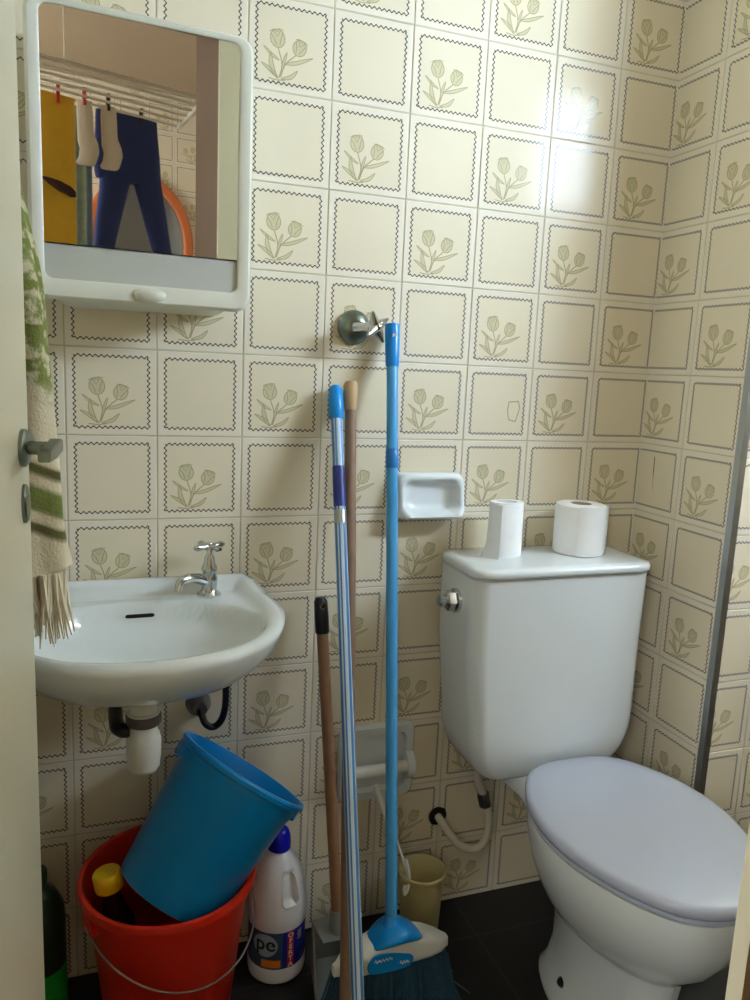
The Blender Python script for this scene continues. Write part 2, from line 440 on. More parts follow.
# a hairline crack in one tile of the right wall
crack = [([(.047, 1.024, .0003), (.0495, 1.024, .0003), (.0505, .985, .0003), (.048, .985, .0003)], 2), ([(.048, .985, .0003), (.0505, .985, .0003), (.0525, .952, .0003), (.0515, .952, .0003)], 3)]
tile_wall('wall_right', (XR, 0, 0), (0, -1, 0), (-1, 0, 0), (0, -YS - .003), (0, ZC), .128, 0, extra=crack)
tile_wall('wall_return', (XR, YS, 0), (1, 0, 0), (0, -1, 0), (.003, XE - XR), (0, ZC), .104, 0)
struct('trim_1', ring_mesh(bmesh.new(), [[(XR - .003, YS + .012, z), (XR - .003, YS - .003, z), (XR + .012, YS - .003, z), (XR + .012, YS + .001, z), (XR + .002, YS + .001, z), (XR + .002, YS + .012, z)] for z in (0, ZC)]), M['aluminium'])
tile_wall('wall_left', (XL, 0, 0), (0, -1, 0), (1, 0, 0), (0, -YD), (0, ZC), 0, 0, wavy=False)
struct('floor', box(XL - .06, XE + .06, YD - .02, .06, -.06, 0), M['floor'])
struct('floor_laundry', box(-1.36, 1.46, -3.46, YD - .02, -.06, 0), M['floor_hall'])
struct('ceiling', box(XL - .06, XE + .06, YD, .06, ZC, ZC + .05), M['plaster'])
struct('wall_east', box(XE, XE + .06, YD, YS, 0, ZC), M['tan_wall'])
# front wall with the doorway and the shower window
DX0, DX1, DZ = -.13, .494, 2.1
WX0, WX1, WZ0, WZ1 = 1.47, 2.95, 1.77, 2.24
fw = bmesh.new()
box(-1.36, DX0, YB, YD, 0, 2.6, fw); box(DX0, DX1, YB, YD, DZ, 2.6, fw)
box(DX1, WX0, YB, YD, 0, 2.6, fw); box(WX1, XE + .06, YB, YD, 0, 2.6, fw)
box(WX0, WX1, YB, YD, 0, WZ0, fw); box(WX0, WX1, YB, YD, WZ1, 2.6, fw)
struct('wall_front', fw, M['tan_wall'])
wf = bmesh.new(); yq = YB + .02
for x0, x1, z0, z1 in ((WX0, WX0 + .03, WZ0, WZ1), (WX1 - .03, WX1, WZ0, WZ1), (WX0, WX1, WZ0, WZ0 + .03), (WX0, WX1, WZ1 - .03, WZ1), ((WX0 + WX1) / 2 - .012, (WX0 + WX1) / 2 + .012, WZ0, WZ1)):
    box(x0, x1, yq - .015, yq + .015, z0, z1, wf)
win = struct('window_1', wf, M['aluminium'])
WXM = WX0 + .36
obj('mullion', box(WXM - .012, WXM + .012, yq - .015, yq + .015, WZ0, WZ1), M['aluminium'], win, smooth=False)
obj('pane', box(WX0 + .02, WXM, yq - .004, yq + .004, WZ0 + .02, WZ1 - .02), emit('daylit frosted glass dimmed', (210, 232, 255), WINDOW_DIM_POWER), win, smooth=False)  # left pane set dimmer so its highlight on the tiles stays soft
obj('pane', box(WXM, WX1 - .02, yq - .004, yq + .004, WZ0 + .02, WZ1 - .02), emit('daylit frosted glass', (210, 233, 255), WINDOW_POWER), win, smooth=False)
# door frame: cream casing on the bathroom side, brown lining on the laundry side
fr = bmesh.new()
box(DX1 - .0005, DX1 + .07, YD - .001, YD + .0132, 0, DZ + .06, fr); box(DX0 - .03, DX0, YD - .001, YD + .0132, 0, DZ + .06, fr); box(DX0, DX1, YD - .001, YD + .0132, DZ, DZ + .06, fr)
struct('trim_2', fr, M['door'])
struct('trim_3', box(DX1 - .001, DX1 + .02, YB - .003, YD - .0015, 0, DZ + .0), M['brown'])
# laundry behind the camera, seen in the mirror
tile_wall('wall_laundry', (1.4, -3.4, 0), (-1, 0, 0), (0, 1, 0), (0, 1.9), (0, 2.6), .02, 1, wavy=False)
HY0, HY1, HZ0, HZ1 = -3.05, -1.9, 1.45, 2.45
lw = bmesh.new()
box(-1.36, -1.3, -3.46, HY0, 0, 2.6, lw); box(-1.36, -1.3, HY1, YB, 0, 2.6, lw); box(-1.36, -1.3, HY0, HY1, 0, HZ0, lw); box(-1.36, -1.3, HY0, HY1, HZ1, 2.6, lw)
struct('wall_laundry_west', lw, M['plaster'])
wf = bmesh.new(); xq = -1.33
for y0_, y1_, z0, z1 in ((HY0, HY0 + .04, HZ0, HZ1), (HY1 - .04, HY1, HZ0, HZ1), (HY0, HY1, HZ0, HZ0 + .04), (HY0, HY1, HZ1 - .04, HZ1), ((HY0 + HY1) / 2 - .015, (HY0 + HY1) / 2 + .015, HZ0, HZ1)):
    box(xq - .02, xq + .02, y0_, y1_, z0, z1, wf)
win2 = struct('fill_window', wf, M['aluminium'])  # unseen window added to light the laundry and fill the bathroom
obj('pane', box(xq - .004, xq + .004, HY0 + .03, HY1 - .03, HZ0 + .03, HZ1 - .03), emit('fill window glass', (246, 248, 246), HALL_FILL_POWER), win2, smooth=False)
struct('wall_laundry_south', box(-1.36, -.5, -3.46, -3.4, 0, 2.6), M['plaster'])
struct('wall_laundry_east', box(1.4, 1.46, -3.46, YB, 0, 2.6), M['plaster'])
struct('ceiling_laundry', box(-1.36, 1.46, -3.46, YD, 2.6, 2.65), M['hall_ceiling'])
lamp = thing('fill_lamp', 'unseen round fill lamp added on the laundry ceiling behind the doorway', 'lamp', (-.5, -2.2, 2.6))  # out of view, added to brighten the laundry and the doorway
obj('fill_lamp_base', lathe([(.02, 0), (.07, 0), (.07, -.02), (.02, -.02)], (-.5, -2.2, 2.6), cap0=True, cap1=True), M['white_plastic'], lamp)
obj('fill_lamp_shade', lathe([(.06, -.02), (.11, -.03), (.12, -.06), (.09, -.10), (.02, -.115)], (-.5, -2.2, 2.6), cap0=True, cap1=True), emit('fill lamp glass', (255, 246, 234), FILL_LAMP_POWER), lamp)

# ------------------------------------------------------------------ open door on the left
fe = V((-.0226, -.46, 0)); hg = V((-.092, -1.03, 0))
dd = (hg - fe).normalized(); dn = V((dd.y, -dd.x, 0)) * -1
if dn.x < 0: dn = -dn
door = thing('door_1', 'cream painted door standing open along the left edge', 'door', tuple(hg)); door['kind'] = 'structure'
bm = bmesh.new()
ring_mesh(bm, [[fe + V((0, 0, z)), hg + V((0, 0, z)), hg - dn * .035 + V((0, 0, z)), fe - dn * .035 + V((0, 0, z))] for z in (.008, 2.08)])
obj('door_leaf', bm, M['door'], door, smooth=False, bevel=.002)
hp = fe + dd * .034 + V((0, 0, 1.082))
hb = lathe([(.0, 0), (.021, 0), (.021, .004), (.017, .007), (.0, .007)], hp, dn, 24)
tube([hp + dn * .006, hp + dn * .036], .0075, 14, hb)
dh = obj('door_handle', hb, M['dull_chrome'], door, label='dull metal lever handle')
lv = [hp + dn * .034 + dd * s + V((0, 0, dz)) for s, dz in ((-.012, .002), (0, .002), (.02, 0), (.045, -.001), (.062, -.002))]
bm = bmesh.new(); rings = []
for p, h in zip(lv, (.009, .0105, .010, .009, .007)):
    rings.append([p + dn * a * .0065 + V((0, 0, b * h * .85)) for a, b in rrect(1, 1, .4, 3)])
ring_mesh(bm, rings)
obj('lever', bm, M['dull_chrome'], dh)
kp = fe + dd * .034 + V((0, 0, 1.020))
bm = bmesh.new(); rings = []
for hh, s in ((0, 1), (.003, 1), (.005, .85)):
    rings.append([kp + dn * hh + dd * a * s * .012 + V((0, 0, b * s * .022)) for a, b in rrect(1, 1, .95, 6)])
ring_mesh(bm, rings)
obj('keyhole_plate', bm, M['dull_chrome'], door)

# ------------------------------------------------------------------ washbasin
cx = .115
half = [(0.0, -.404), (.06, -.397), (.12, -.374), (.178, -.322), (.213, -.255), (.228, -.185), (.226, -.115), (.213, -.05), (.198, -.008)]
ctrl = [(cx + x, y, 0) for x, y in half] + [(cx - x, y, 0) for x, y in reversed(half)][:-1]
n_open = len(half)
right = crom([(cx + x, y, 0) for x, y in half], 6)
left = [V((2 * cx - p.x, p.y, 0)) for p in reversed(right)][:-1]
back = [V((right[-1].x + (left[0].x - right[-1].x) * k / 16, -.003, 0)) for k in range(0, 17)]
OUT = right + back + left
ZR = .780
cen = V((cx, -.21, 0))
def edge_dist(p):
    best = 9
    for i in range(len(OUT)):
        a, b = OUT[i], OUT[(i + 1) % len(OUT)]; ab = b - a; t = max(0, min(1, (p - a).dot(ab) / max(ab.length_squared, 1e-12)))
        best = min(best, (a + ab * t - p).length)
    return best
def sm(a, b, x):
    t = max(0, min(1, (x - a) / (b - a))); return t * t * (3 - 2 * t)
def bowl_f(x, y): return ((abs(x - cx) / .192) ** 2.2 + (abs(y + .224) / .150) ** 2.2)
def basin_z(x, y, d=None):
    if d is None: d = edge_dist(V((x, y, 0)))
    lip = ZR + .016 * sm(-.09, -.01, y)
    deck = .7685
    z = lip + (deck - lip) * sm(.022, .042, d)
    z -= .006 * (1 - sm(0, .008, d)) ** 2
    f = bowl_f(x, y)
    if f < 1: z -= (.088 * (1 - f ** 1.1) ** .62) * sm(0, .12, 1 - f) * sm(.012, .05, d)
    return z
rings = []
for s, z in ((.30, .650), (.50, .656), (.68, .672), (.82, .696), (.92, .724), (.975, .748), (.997, .766)):
    rings.append([(cx + (p.x - cx) * s, -.003 + (p.y + .003) * (s if s > .9 else .9 * s + .09), z + .006 * (1 if p.y > -.05 else 0)) for p in OUT])
NS = 34
for i in range(NS):
    t = i / NS
    s = 1 - t ** .8 * .97
    ring = []
    for p in OUT:
        q = cen + (p - cen) * s
        ring.append((q.x, q.y, basin_z(q.x, q.y)))
    rings.append(ring)
sink = thing('washbasin', 'white porcelain wall-hung washbasin on the left under the mirror cabinet', 'sink', (cx, 0, .7))
obj('basin', ring_mesh(bmesh.new(), rings), M['porcelain'], sink, angle=75)
# overflow slot and drain
def ray_px(px, py): return (cf + cr * (px - 375) / 769.2137 - cu * (py - 500) / 769.2137).normalized()
def hit_basin(x0):   # the slot sits high on the rear slope of the bowl
    for i in range(60):
        y = -.072 - i * .001
        if bowl_f(x0, y) < .88: return y, basin_z(x0, y)
    return -.15, .74
ys, zs = hit_basin(cx)
bm = bmesh.new(); pts = rrect(.024, .0045, .0044, 5)
sl = V((0, -.45, .9)).normalized()
nrm = V((0, -.9, -.0)) + V((0, 0, .45)); nrm.normalize()
ring_mesh(bm, [[V((cx + .0 + a, ys, zs + .004)) + sl * b * 1.0 * (1 if True else 0) + nrm * h for a, b in pts] for h in (-.008, .0035)])
obj('overflow_slot', bm, M['dark_hole'], sink, smooth=False)
dz = basin_z(cx, -.224)
obj('drain', lathe([(.0, 0), (.022, 0), (.024, .002), (.020, .003), (.012, .0005), (0, .0005)], (cx, -.224, dz + .0005)), M['chrome'], sink)
# bottle trap under the basin
TX, TY = .115, -.185
trap = thing('bottle_trap', 'white plastic bottle trap hanging under the washbasin', 'trap', (TX, TY, .632))
obj('tailpiece', lathe([(.030, .0), (.030, -.014), (.022, -.022), (.020, -.045)], (TX, TY, .655), cap0=True, cap1=True), M['white_plastic'], trap)
obj('collar', lathe([(.018, 0), (.027, 0), (.0285, -.004), (.0285, -.014), (.026, -.018), (.018, -.018)], (TX, TY, .616)), M['hose_grey'], trap, label='grey union ring')
obj('trap_body', lathe([(.02, .02), (.026, .018), (.026, 0), (.0225, -.003), (.0225, -.016), (.0255, -.02), (.0275, -.03), (.0275, -.06), (.026, -.064), (.026, -.075), (.020, -.084), (.012, -.087)], (TX, TY, .600), cap0=True, cap1=True), M['white_plastic'], trap)
obj('outlet_pipe', tube(crom([(TX - .02, TY, .588), (TX - .036, TY + .006, .588), (TX - .042, TY + .04, .588), (TX - .042, -.002, .588)], 6), .012, 14), M['black'], trap, label='black outlet pipe into the wall')
# supply connection with hose
sup = thing('supply_valve', 'dark wall fitting with a black hose under the right side of the washbasin', 'pipe', (.2245, -.002, .541))
obj('rosette', lathe([(0, 0), (.024, 0), (.023, .010), (.017, .022), (.013, .036), (0, .036)], (.2245, -.001, .541), (0, -1, 0), 28), M['hose_grey'], sup)
obj('hose', tube(crom([(.2245, -.034, .541), (.232, -.05, .520), (.248, -.052, .512), (.263, -.055, .53), (.268, -.06, .575), (.262, -.062, .66)], 8), .0065, 12), M['black'], sup)

# faucet
FX, FY, FZ = .236, -.055, .7685
tap = thing('faucet', 'small chrome cross-handle tap on the right corner of the washbasin', 'tap', (FX, FY, FZ))
obj('tap_body', lathe([(0, 0), (.021, 0), (.0215, .004), (.016, .009), (.0135, .013), (.0145, .024), (.0150, .034), (.0125, .042), (.014, .046), (.014, .053), (.0105, .060), (.0085, .072), (.0055, .077), (.0055, .088), (0, .088)], (FX, FY, FZ), seg=32), M['chrome'], tap)
sp = crom([(FX - .008, FY - .004, FZ + .029), (FX - .024, FY - .014, FZ + .037), (FX - .040, FY - .025, FZ + .040), (FX - .053, FY - .034, FZ + .036), (FX - .058, FY - .038, FZ + .022)], 6)
obj('spout', tube(sp, [.0100 - .0028 * i / (len(sp) - 1) for i in range(len(sp))], 18), M['chrome'], tap)
hb = lathe([(0, .084), (.008, .085), (.009, .091), (.006, .097), (0, .098)], (FX, FY, FZ), seg=20)
for a in range(4):
    an = a * PI / 2 + .5; d = V((math.cos(an), math.sin(an), 0)); o = V((FX, FY, FZ + .091))
    tube([o + d * .004, o + d * .014, o + d * .025, o + d * .032], [.0055, .0042, .0060, .0030], 10, hb)
obj('cross_handle', hb, M['chrome'], tap)

# ------------------------------------------------------------------ mirror cabinet
CX0, CX1, CZ0, CZ1 = -.036, .289, 1.270, 1.676
cmx, cmz, chx, chz = (CX0 + CX1) / 2, (CZ0 + CZ1) / 2, (CX1 - CX0) / 2, (CZ1 - CZ0) / 2
cab = thing('mirror_cabinet', 'white plastic bathroom cabinet with a mirror door above the washbasin', 'cabinet', (cmx, 0, CZ0))
def xz(hx, hz, r, y, dz=0, n=6): return [(cmx + a, y, cmz + dz + b - (.007 * (1 - (a / hx) ** 2) if b < -.1 else 0)) for a, b in rrect(hx, hz, r, n)]
bm = ring_mesh(bmesh.new(), [xz(chx - .014, chz + .004, .04, -.001), xz(chx - .010, chz + .004, .04, -.02), xz(chx - .006, chz - .002, .045, -.098)])
obj('cabinet_body', bm, M['cab_plastic'], cab)
# the mirror door stands slightly ajar, hinged on its right edge
HP = V((.287, -.131, 0)); AY = math.radians(4.0); HL = V((-math.cos(AY), -math.sin(AY), 0)); HN = V((math.sin(AY), -math.cos(AY), 0))
DW, DZ0, DZ1 = .325, 1.268, 1.678
def dpt(sx, z, h): return HP + HL * sx + V((0, 0, z)) + HN * h
def dring(g, r, h, bulge=True, n=6):
    out = []
    for a, b in rrect(DW / 2 - g, (DZ1 - DZ0) / 2 - g, r, n):
        zz = b - (.006 * (1 - (a / (DW / 2)) ** 2) if (b < -.15 and bulge) else 0)
        out.append(dpt(DW / 2 - a, (DZ0 + DZ1) / 2 + zz, h))
    return out
def oring(g, r, h, n=6): return [dpt(.1635 - a, (1.295 + 1.667) / 2 + b, h) for a, b in rrect(.1425 + g, (1.667 - 1.295) / 2 + g, r, n)]
bm = ring_mesh(bmesh.new(), [dring(.003, .022, -.028), dring(0, .024, -.024), dring(-.001, .024, -.008), dring(.004, .021, -.0005), oring(.003, .014, -.0005), oring(0, .012, -.0025), oring(0, .012, -.012)], cap1=False)
cd = obj('cabinet_door', bm, M['cab_plastic'], cab)
def dbox(s0, s1, z0, z1, h0, h1):
    return ring_mesh(bmesh.new(), [[dpt(s0, z0, h), dpt(s1, z0, h), dpt(s1, z1, h), dpt(s0, z1, h)] for h in (h0, h1)])
obj('mirror', dbox(.0212, .3058, 1.346, 1.6668, -.014, -.004), M['mirror'], cd, smooth=False, label='mirror glass reflecting the laundry')
obj('lower_panel', dbox(.0212, .3058, 1.2955, 1.3445, -.014, -.007), M['cab_dark'], cd, smooth=False)
pc = dpt(.158, 1.281, .001)
obj('pull_tab', ball(pc, .025, .010, .0115), M['cab_plastic'], cd)

# ------------------------------------------------------------------ towel by the door
tw = thing('hand_towel', 'green and cream fringed towel hanging between the open door and the washbasin', 'towel', (-.03, -.33, .79))
rows = [(1.425, -.033, .004), (1.40, -.032, .007), (1.36, -.030, .014), (1.30, -.028, .026), (1.25, -.028, .034), (1.18, -.030, .040), (1.08, -.030, .042), (1.0, -.029, .044), (.93, -.027, .046), (.895, -.024, .048)]
rings = []
for z, x, wdt in [tuple(p) for p in crom(rows, 5)]:
    ring = []
    for k in range(40):
        a = 2 * PI * k / 40
        rr = 1 + .13 * math.sin(3 * a + z * 9) + .05 * math.sin(7 * a - z * 14)
        ring.append((x - .012 + wdt * .98 * rr * math.cos(a), -.33 + min(wdt, .03) * rr * math.sin(a), z + .012 * math.cos(a) * (1 if z < 1.0 else 0)))
    rings.append(ring)
obj('cloth', ring_mesh(bmesh.new(), rings), M['towel'], tw, angle=80)
bm = bmesh.new()
for k in range(150):
    a = random.uniform(0, 2 * PI); r = random.uniform(.6, 1.0)
    x = -.036 + .045 * r * math.cos(a); y = -.33 + .028 * r * math.sin(a); z = .90
    L = random.uniform(.05, .105); sw = random.uniform(-.012, .016)
    tube([(x, y, z), (x + sw * .4, y, z - L * .5), (x * 1.0 + sw, y + random.uniform(-.01, .01), z - L)], [.0034, .0028, .0010], 5, bm)
fr_ = obj('fringe', bm, mat('cream cotton fringe', (238, 228, 204), .95), tw); fr_['kind'] = 'stuff'
hk = thing('towel_hook', 'small chrome hook on the left wall holding the green towel', 'hook', (XL, -.33, 1.42))
obj('plate', lathe([(0, .0005), (.02, .0005), (.018, .008), (0, .01)], (XL, -.33, 1.42), (1, 0, 0), 24), M['chrome'], hk)
obj('peg', tube(crom([(XL + .008, -.33, 1.42), (XL + .08, -.33, 1.414), (XL + .122, -.33, 1.412), (XL + .130, -.33, 1.418)], 5), .006, 12), M['chrome'], hk)

# ------------------------------------------------------------------ toilet
TC = .9385
hl = [(0, -.650), (.05, -.640), (.098, -.608), (.138, -.547), (.168, -.465), (.177, -.385), (.163, -.31), (.131, -.245), (.098, -.208), (.055, -.190), (0, -.186)]
rt = crom([(x, y, 0) for x, y in hl], 5)
LID = [V((p.x, p.y, 0)) for p in rt] + [V((-p.x, p.y, 0)) for p in reversed(rt)][1:-1]
LY = -.415
def lring(sx, sy, z, dy=0.0, zf=None): return [(TC + p.x * sx, LY + dy + (p.y - LY) * sy, z) for p in LID]
toilet = thing('toilet', 'white porcelain toilet with a closed lilac grey lid and square cistern', 'toilet', (TC, -.3, 0))
bm = ring_mesh(bmesh.new(), [lring(*a) for a in ((.50, .78, 0, .03), (.50, .78, .012, .03), (.44, .70, .04, .032), (.40, .64, .09, .035), (.42, .63, .14, .035), (.47, .65, .19, .033), (.50, .66, .207, .033), (.60, .72, .216, .028), (.75, .82, .255, .016), (.87, .90, .30, .006), (.95, .955, .345, 0), (.972, .972, .38, 0), (.965, .965, .392, 0), (.6, .6, .394, 0))])
rings = []
for y, hx, z0, z1 in ((-.28, .10, .25, .385), (-.20, .10, .325, .385), (-.10, .10, .345, .376), (-.03, .09, .345, .376)):
    rings.append([(TC + a, y, (z0 + z1) / 2 + b) for a, b in rrect(hx, (z1 - z0) / 2, .03)])
ring_mesh(bm, rings)
obj('bowl', bm, M['porcelain'], toilet, angle=50)
bm = ring_mesh(bmesh.new(), [lring(*a) for a in ((.94, .94, .394), (.965, .967, .395), (.985, .985, .399), (.985, .985, .403), (.96, .96, .406))])
obj('seat', bm, M['seat_plastic'], toilet)
bm = ring_mesh(bmesh.new(), [lring(*a) for a in ((.95, .95, .4062), (.99, .99, .407), (1, 1, .411), (1, 1, .419), (.985, .988, .4245), (.95, .955, .428), (.8, .8, .4315), (.5, .5, .434), (.15, .15, .435))])
obj('lid', bm, M['seat_plastic'], toilet, angle=70)
KX, KHX = .9065, .198
def kring(hx, y0, y1, r, z): return [(KX + a, (y0 + y1) / 2 + b, z) for a, b in rrect(hx, (y1 - y0) / 2, r, 8)]
rg = []
for i in range(9):
    t = i / 8; a = PI / 2 * (1 - t)   # rounded bottom
    rg.append([(p[0] + .009, p[1], p[2]) for p in kring(KHX - .009 - .068 * (1 - math.cos(a)), -.182 + .03 * (1 - math.cos(a)), -.004, .03, .495 - .118 * math.sin(a))])
rg += [kring(KHX, -.184, -.003, .034, .66), kring(KHX + .0, -.186, -.003, .030, .803), kring(KHX - .006, -.18, -.006, .03, .808)]
kk = obj('cistern', ring_mesh(bmesh.new(), rg), M['porcelain'], toilet, angle=50)
bm = ring_mesh(bmesh.new(), [kring(KHX - .004, -.182, -.004, .03, .8085), kring(KHX + .004, -.193, -.003, .042, .8095), kring(KHX + .0055, -.1955, -.003, .043, .812), kring(KHX + .0055, -.1955, -.003, .043, .820), kring(KHX + .002, -.192, -.006, .041, .825), kring(KHX - .015, -.176, -.02, .03, .8265)])
obj('cistern_lid', bm, M['porcelain'], kk, angle=60)
lx, ly, lz = KX - KHX, -.103, .746
bm = bmesh.new()
x, y, z = frame_of((-1, 0, 0))
lathe([(.012, -.004), (.024, 0), (.024, .006), (.018, .008)], (lx, ly, lz), (-1, 0, 0), 28, bm, cap0=True, cap1=True)
lathe([(.021, .008), (.021, .022), (.018, .025), (.014, .026)], (lx, ly, lz), (-1, 0, 0), 6, bm, cap0=True, cap1=True)
lathe([(.012, .026), (.012, .036), (.009, .039)], (lx, ly, lz), (-1, 0, 0), 20, bm, cap0=True, cap1=True)
obj('flush_button', bm, M['chrome'], kk, label='chrome flush fitting', angle=25)
obj('bolt_cap', lathe([(0, 0), (.010, 0), (.010, .006), (.006, .012), (0, .013)], (TC - .0685, -.335, .052), (-.9, -.2, .35), 18), M['black'], toilet, label='dark bolt at the foot')
# hose from the wall to the cistern
hs = thing('cistern_hose', 'ivory water hose looping from the wall to the cistern', 'hose', (.746, -.001, .218))
obj('rosette', lathe([(0, .0005), (.020, .0005), (.021, .004), (.012, .006), (0, .006)], (.746, -.0005, .218), (0, -1, 0), 24), M['black'], hs)
obj('hose', tube(crom([(.746, -.004, .218), (.752, -.03, .208), (.775, -.052, .176), (.81, -.06, .163), (.836, -.065, .185), (.838, -.068, .235), (.822, -.07, .29), (.806, -.07, .325), (.80, -.07, .405)], 8), .0088, 14), M['hose'], hs)
obj('nut', lathe([(.012, 0), (.014, .004), (.014, .03), (.011, .034)], (.8265, -.0695, .268), (-.28, 0, .96), 6, cap0=True, cap1=True), M['dull_chrome'], hs)

# ------------------------------------------------------------------ paper rolls on the cistern
def sheet(pts, z0, z1, th=.0006):
    bm = bmesh.new(); ring_mesh(bm, [[(p[0], p[1], z) for p in pts] + [(p[0] + th, p[1] + th, z) for p in reversed(pts)] for z in (z0, z1)])
    return bm
LZ = .826
r1 = thing('toilet_paper_roll', 'narrow used-up toilet paper roll with a flared sheet on the cistern lid', 'toilet paper', (.820, -.072, LZ))
bm = bmesh.new(); rings = []
for z, sx in ((0, 1.0), (.003, 1.02), (.03, 1.0), (.08, .97), (.106, .95), (.109, .93)):
    rings.append([(.822 + .036 * sx * math.cos(2 * PI * k / 36) * (1 + .04 * math.cos(4 * PI * k / 36)), -.072 + .028 * sx * math.sin(2 * PI * k / 36), LZ + z) for k in range(36)])
for z, s in ((.109, .62), (.06, .6), (.02, .6)):
    rings.append([(.822 + .036 * s * math.cos(2 * PI * k / 36), -.072 + .028 * s * math.sin(2 * PI * k / 36), LZ + z) for k in range(36)])
obj('roll', ring_mesh(bm, rings), M['paper'], r1)
bm = bmesh.new(); rings = []
for i, (z, dx) in enumerate(((.107, 0), (.08, -.001), (.05, -.004), (.02, -.012), (.001, -.022))):
    rings.append([(.788 + dx * (1 - k / 6), -.078 - .004 * k - .014 * math.sin(k / 6 * 1.5), LZ + z) for k in range(7)] + [(.7888 + dx * (1 - k / 6), -.0772 - .004 * k - .014 * math.sin(k / 6 * 1.5), LZ + z) for k in reversed(range(7))])
obj('loose_sheet', ring_mesh(bm, rings), M['paper'], r1)
R2 = V((.992, -.080, LZ))
r2 = thing('toilet_paper_roll', 'fat full toilet paper roll at the right end of the cistern lid', 'toilet paper', tuple(R2))
bm = lathe([(.022, .003), (.045, 0), (.050, .002), (.0515, .006), (.0515, .098), (.050, .102), (.045, .104), (.022, .104), (.0215, .09), (.0215, .01), (.022, .003)], R2, seg=56)
obj('roll', bm, M['paper'], r2)
obj('core', lathe([(.0212, .004), (.0212, .1035), (.0200, .1035), (.0200, .004), (.0212, .004)], R2, seg=32), M['core'], r2, label='cardboard core')
pts = [(R2.x + .0525 * math.cos(a), R2.y + .0525 * math.sin(a)) for a in [-2.2 + k * .16 for k in range(11)]] + [(R2.x + .052, R2.y - .022), (R2.x + .062, R2.y - .012), (R2.x + .068, R2.y - .002)]
obj('loose_sheet', sheet(pts, LZ + .002, LZ + .1035), M['paper'], r2)

# ------------------------------------------------------------------ wall fittings
kb = thing('shower_valve_knob', 'chrome valve knob with a star handle on the back wall above the broom handles', 'tap', (.507, -.001, 1.26))
obj('rosette', lathe([(0, 0), (.032, .0), (.032, .004), (.029, .011), (.020, .017), (.013, .02), (0, .02)], (.507, -.001, 1.26), (0, -1, 0), 40), M['dull_chrome'], kb)
KA = V((.55, -1, .0)).normalized()
bm = tube([V((.507, -.018, 1.26)), V((.507, -.018, 1.26)) + KA * .022, V((.507, -.018, 1.26)) + KA * .045], [.011, .008, .012], 18)
kx, ky, kz = frame_of(KA); kc = V((.507, -.018, 1.26)) + KA * .048
for a in range(4):
    an = a * 2 * PI / 4 + .55; d = kx * math.cos(an) + ky * math.sin(an)
    tube([kc, kc + d * .012 + KA * .002, kc + d * .031 + KA * .006], [.011, .009, .0025], 12, bm)
ball(kc + KA * .004, .010, .010, .010, bm)
obj('star_handle', bm, M['chrome'], kb)

# soap dish
sd = thing('soap_dish', 'white ceramic soap dish on the back wall beside the blue broom handle', 'soap dish', (.683, 0, .938))
bm = bmesh.new(); sxm, szm, shx, shz = .676, .939, .074, .046
def sring(hx, hz, r, y, dz=0, fy=None): return [(sxm + a, (y if fy is None else fy(a, b)), szm + dz + b) for a, b in rrect(hx, hz, r, 8)]
lipy = lambda a, b: -.030 - .016 * sm(.0, -.04, b) - .005 * math.cos(a / .077 * 9) * sm(-.01, -.04, b)
rings = [sring(shx, shz, .012, -.001), sring(shx, shz, .014, -.010), sring(shx - .003, shz - .003, .016, 0, fy=lambda a, b: lipy(a, b) + .006), sring(shx - .009, shz - .008, .018, 0, fy=lipy), sring(shx - .014, shz - .013, .02, 0, fy=lambda a, b: lipy(a, b) + .003), sring(shx - .020, shz - .018, .018, -.012), sring(shx - .04, shz - .03, .01, -.008)]
obj('dish', ring_mesh(bm, rings), M['porcelain'], sd, angle=80)

# paper holder
ph = thing('paper_holder', 'white ceramic paper holder with a bare roller low on the back wall', 'paper holder', (.592, 0, .372))
sxm, szm, shx, shz = .592, .372, .083, .083
rings = [sring(shx, shz, .018, -.001), sring(shx, shz, .018, -.012), sring(shx - .004, shz - .004, .02, -.018), sring(shx - .018, shz - .020, .016, -.016), sring(shx - .022, shz - .024, .016, -.004), sring(shx - .05, shz - .05, .01, -.003)]
bm = ring_mesh(bmesh.new(), rings)
for s in (-1, 1):
    rr = [[(sxm + s * x, y, szm - .006 + z) for y, z in [(-.012 - .038 * (.5 - .5 * math.cos(q)) , .036 * math.sin(q) * (1 - .35 * (.5 - .5 * math.cos(q)))) for q in [2 * PI * k / 20 for k in range(20)]]] for x in (.058, .074)]
    ring_mesh(bm, rr)
obj('backplate', bm, M['porcelain'], ph, angle=50)
obj('roller', lathe([(.008, -.062), (.0125, -.06), (.0125, .06), (.008, .062)], (sxm, -.036, szm - .004), (1, 0, 0), 24, cap0=True, cap1=True), M['white_plastic'], ph)

# ------------------------------------------------------------------ brooms and poles leaning on the back wall
def pole_pts(a, b, n=24): return [V(a).lerp(V(b), i / n) for i in range(n + 1)]
def ext(a, b, z):
    a, b = V(a), V(b); return a + (b - a) * ((a.z - z) / (a.z - b.z))
